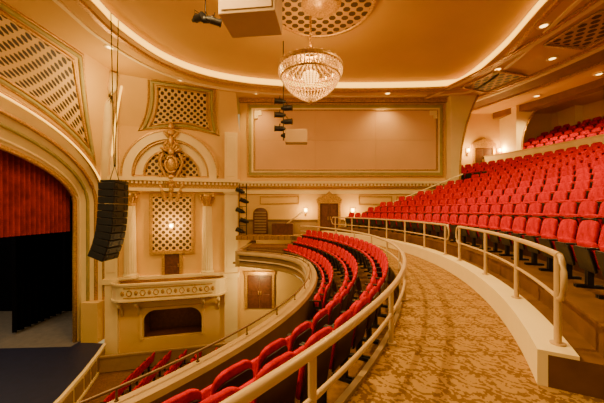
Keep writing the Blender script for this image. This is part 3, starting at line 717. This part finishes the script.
bm=bmesh.new(); cyl(bm,(0,0,-.1),(0,0,1.3),.02,seg=8); tube(bm,[(-.35,0,.05),(.35,0,-.1)],.025,8); finish('pipe',bm,M_black,parent=e)
for i,xx in enumerate((-.25,.05,.3)): spotlamp(T((xx,0,-.1-.05*i))@Matrix.Rotation(rad(60+30*i),4,'Z')@Matrix.Scale(1.1,4),e)
e=addobj('hanging_light_pipe',None,label='vertical pipe of black lamps with a small pale speaker box',category='stage lighting'); e.location=(-.9,14.0,5.0)
bm=bmesh.new(); cyl(bm,(0,0,0),(0,0,4.8),.025,seg=8); finish('pipe',bm,M_black,parent=e)
for i in range(6): spotlamp(T(((-1)**i*.18,0,.25+i*.33))@Matrix.Rotation(rad(80*(-1)**i),4,'Z')@Matrix.Scale(1.15,4),e)
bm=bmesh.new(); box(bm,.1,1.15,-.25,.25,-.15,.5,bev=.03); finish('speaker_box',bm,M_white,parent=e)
e=addobj('lighting_ladder',None,label='black side-light ladder with lamps on the wall pilaster',category='stage lighting'); e.location=(-3.9,19.1,.2)
bm=bmesh.new()
for s in(-.24,.24): cyl(bm,(s,0,-.3),(s,0,3.2),.03,seg=8)
for i in range(8): cyl(bm,(-.24,0,i*.42),(.24,0,i*.42),.02,seg=6)
finish('ladder_frame',bm,M_black,parent=e)
for i in range(5): spotlamp(T((.12 if i%2 else -.12,-.2,.1+i*.65))@Matrix.Rotation(rad(-75 if i%2 else -105),4,'Z')@Matrix.Rotation(rad(-20),4,'X')@Matrix.Scale(1.25,4),e)
# ---------------------------------------------------------------- seats
Ry=lambda a:Matrix.Rotation(rad(a),4,'Y')
def p_back(bm,mi=0): rpanel(bm,.475,.54,.05,.11,T((.06,0,.38))@Ry(10),mi,.016,.03,.015)
def p_shell(bm,mi=0): rpanel(bm,.465,.48,.02,.10,T((.098,0,.36))@Ry(10),mi,.005)
def p_seat(bm,mi=0): rpanel(bm,.43,.34,.07,.07,T((-.05,0,.33))@Ry(-14),mi,.022,.05)
def p_pan(bm,mi=0): rpanel(bm,.42,.32,.03,.05,T((-.108,0,.28))@Ry(-14),mi,.006)
def p_leg(bm,y,mi=0):
    box(bm,-.02,.05,y-.014,y+.014,.03,.58,None,mi); box(bm,-.14,.16,y-.016,y+.016,0,.04,None,mi)
    box(bm,-.12,.04,y-.012,y+.012,.40,.46,None,mi)
def p_arm(bm,y,mi=0): box(bm,-.25,.05,y-.017,y+.017,.58,.61,None,mi,.006)
def mesh_of(fn,m,*a):
    bm=bmesh.new(); fn(bm,*a); bmesh.ops.recalc_face_normals(bm,faces=bm.faces)
    me=bpy.data.meshes.new(fn.__name__); bm.to_mesh(me); bm.free(); me.materials.append(m); return me
parts=[('backrest',mesh_of(p_back,M_red)),('back_shell',mesh_of(p_shell,M_shell)),('seat_cushion',mesh_of(p_seat,M_red)),('seat_pan',mesh_of(p_pan,M_black)),
 ('leg',mesh_of(p_leg,M_black,-.264)),('leg',mesh_of(p_leg,M_black,.264)),('armrest',mesh_of(p_arm,M_black,-.264)),('armrest',mesh_of(p_arm,M_black,.264))]
bm=bmesh.new()
rpanel(bm,.475,.54,.05,.11,T((.06,0,.38))@Ry(10),0,0,.03); rpanel(bm,.43,.34,.07,.07,T((-.05,0,.33))@Ry(-14),0,0,.05)
for y in(-.264,.264): box(bm,-.02,.05,y-.014,y+.014,0,.58,None,1); box(bm,-.25,.05,y-.017,y+.017,.58,.61,None,1)
rpanel(bm,.42,.32,.03,.05,T((-.108,0,.28))@Ry(-14),1,0)
bmesh.ops.recalc_face_normals(bm,faces=bm.faces)
farmesh=bpy.data.meshes.new('theater_seat'); bm.to_mesh(farmesh); bm.free(); farmesh.materials.append(M_red); farmesh.materials.append(M_black)
seats=[]
def addrow(R,z,t0,t1,grp,lab,phase=0,pitch=.58):
    d=pitch/R; n=int((t1-t0)/d)
    for i in range(n+1):
        th=t0+i*d+phase*d
        if th>t1: break
        p=pol(R,th,z); q=proj(p.x,p.y,p.z+.5)
        if not q: continue
        if q[0]<-60 or q[0]>650 or q[1]>470 or q[1]<-30: continue
        seats.append((p,th,grp,lab))
for k,(R,z) in enumerate(((12.54,-.4),(11.84,-.75),(11.16,-1.1))):
    t1=(rad(34),rad(34),rad(32))[k]; t0=(rad(-50),rad(-50),rad(-14))[k]
    addrow(R,z,t0,t1,'seats below the aisle rail','red velvet folding seat in the curved rows below the railing')
for i,(R,z) in enumerate(rows):
    Y=18.0 if i<9 else 22.5
    t0=rad(-27.5) if i<6 else rad(-15)
    addrow(R,z,t0,math.asin((Y-CY)/R),'seats in the raised block','red velvet folding seat with black frame on raised tiers',phase=(i%2)*.5)
for k in range(8):
    for j in range(7):
        if k>5 and j<3: continue
        p=Vector((-8.6+k*.85,13.0+j*.59+.12*k,-7.4))
        if p.y>17.6: continue
        seats.append((p,rad(0),'orchestra seats','red theater seat on the orchestra floor far below'))
upper=[]
tmp=seats; seats=[]
for R,z in up: addrow(R,z,rad(-5),math.asin((22.6-CY)/R),'','')
upper=seats; seats=tmp
cam=Vector((0,0,EYE))
seats.sort(key=lambda s:(s[0]-cam).length)
for i,(p,th,g,lab) in enumerate(seats[:300]):
    Mw=T(p)@Matrix.Rotation(th,4,'Z')
    if i<130:
        o=bpy.data.objects.new('theater_seat',None); col.objects.link(o)
        for nm,me in parts:
            c=bpy.data.objects.new(nm,me); c.parent=o; col.objects.link(c)
    else:
        o=bpy.data.objects.new('theater_seat',farmesh); col.objects.link(o)
    o.matrix_world=Mw; o['label']=lab; o['category']='theater seat'; o['group']=g
V=[];Fc=[];MI=[]
for p,th,g,lab in seats[300:]+upper:
    Mw=T(p)@Matrix.Rotation(th,4,'Z'); b=len(V)
    V+= [Mw@v.co for v in farmesh.vertices]
    for f in farmesh.polygons: Fc.append([b+k for k in f.vertices]); MI.append(f.material_index)
me=bpy.data.meshes.new('distant_theater_seats'); me.from_pydata(V,[],Fc); me.materials.append(M_red); me.materials.append(M_black)
for f,mi in zip(me.polygons,MI): f.material_index=mi
addobj('distant_theater_seats',me,'stuff','distant rows of red theater seats in upper tiers','theater seats')
# ---------------------------------------------------------------- lights & world
w=bpy.data.worlds.new('World'); scene.world=w; w.use_nodes=True
w.node_tree.nodes['Background'].inputs[0].default_value=(1,.69,.29,1); w.node_tree.nodes['Background'].inputs[1].default_value=.50  # warm background acts as soft fill through the open side behind the camera
light('SPOT','unseen_house_light',(-7.0,5.0,9.0),6500,size=.10,rot=(rad(0),rad(-38),0),angle=rad(110),color=(1,.68,.27))
light('AREA','unseen_house_light',(-3,8,9.2),900,size=3,rot=(0,0,0))  # added broad area fill under the ceiling, no fixture modelled
light('AREA','unseen_house_light',(5,10,9.2),820,size=3,rot=(0,0,0))  # another added area fill, towards the raised seats
light('POINT','stage_edge_fill',(-9.5,14.5,7.2),350,size=.4)  # added point fill to warm the upper left walls, no fixture here
light('AREA','stage_work_light',(-19,16,6),450,size=3,rot=(0,0,0),color=(1,.85,.7))
light('POINT','lower_lobby_light',(-3.0,18.4,-3.0),260,size=.3)
light('POINT','niche_light',MB@Vector((3.85,.8,-5.0)),5,size=.15,color=(1,.4,.12))
# ---------------------------------------------------------------- camera
cd=bpy.data.cameras.new('camera'); cd.sensor_width=36; cd.sensor_fit='HORIZONTAL'; cd.lens=36*F/604; cd.shift_y=(210-201.5)/604; cd.clip_start=.05; cd.clip_end=200
co=bpy.data.objects.new('camera',cd); col.objects.link(co); co.location=(0,0,EYE); co.rotation_euler=(rad(90),0,0); scene.camera=co
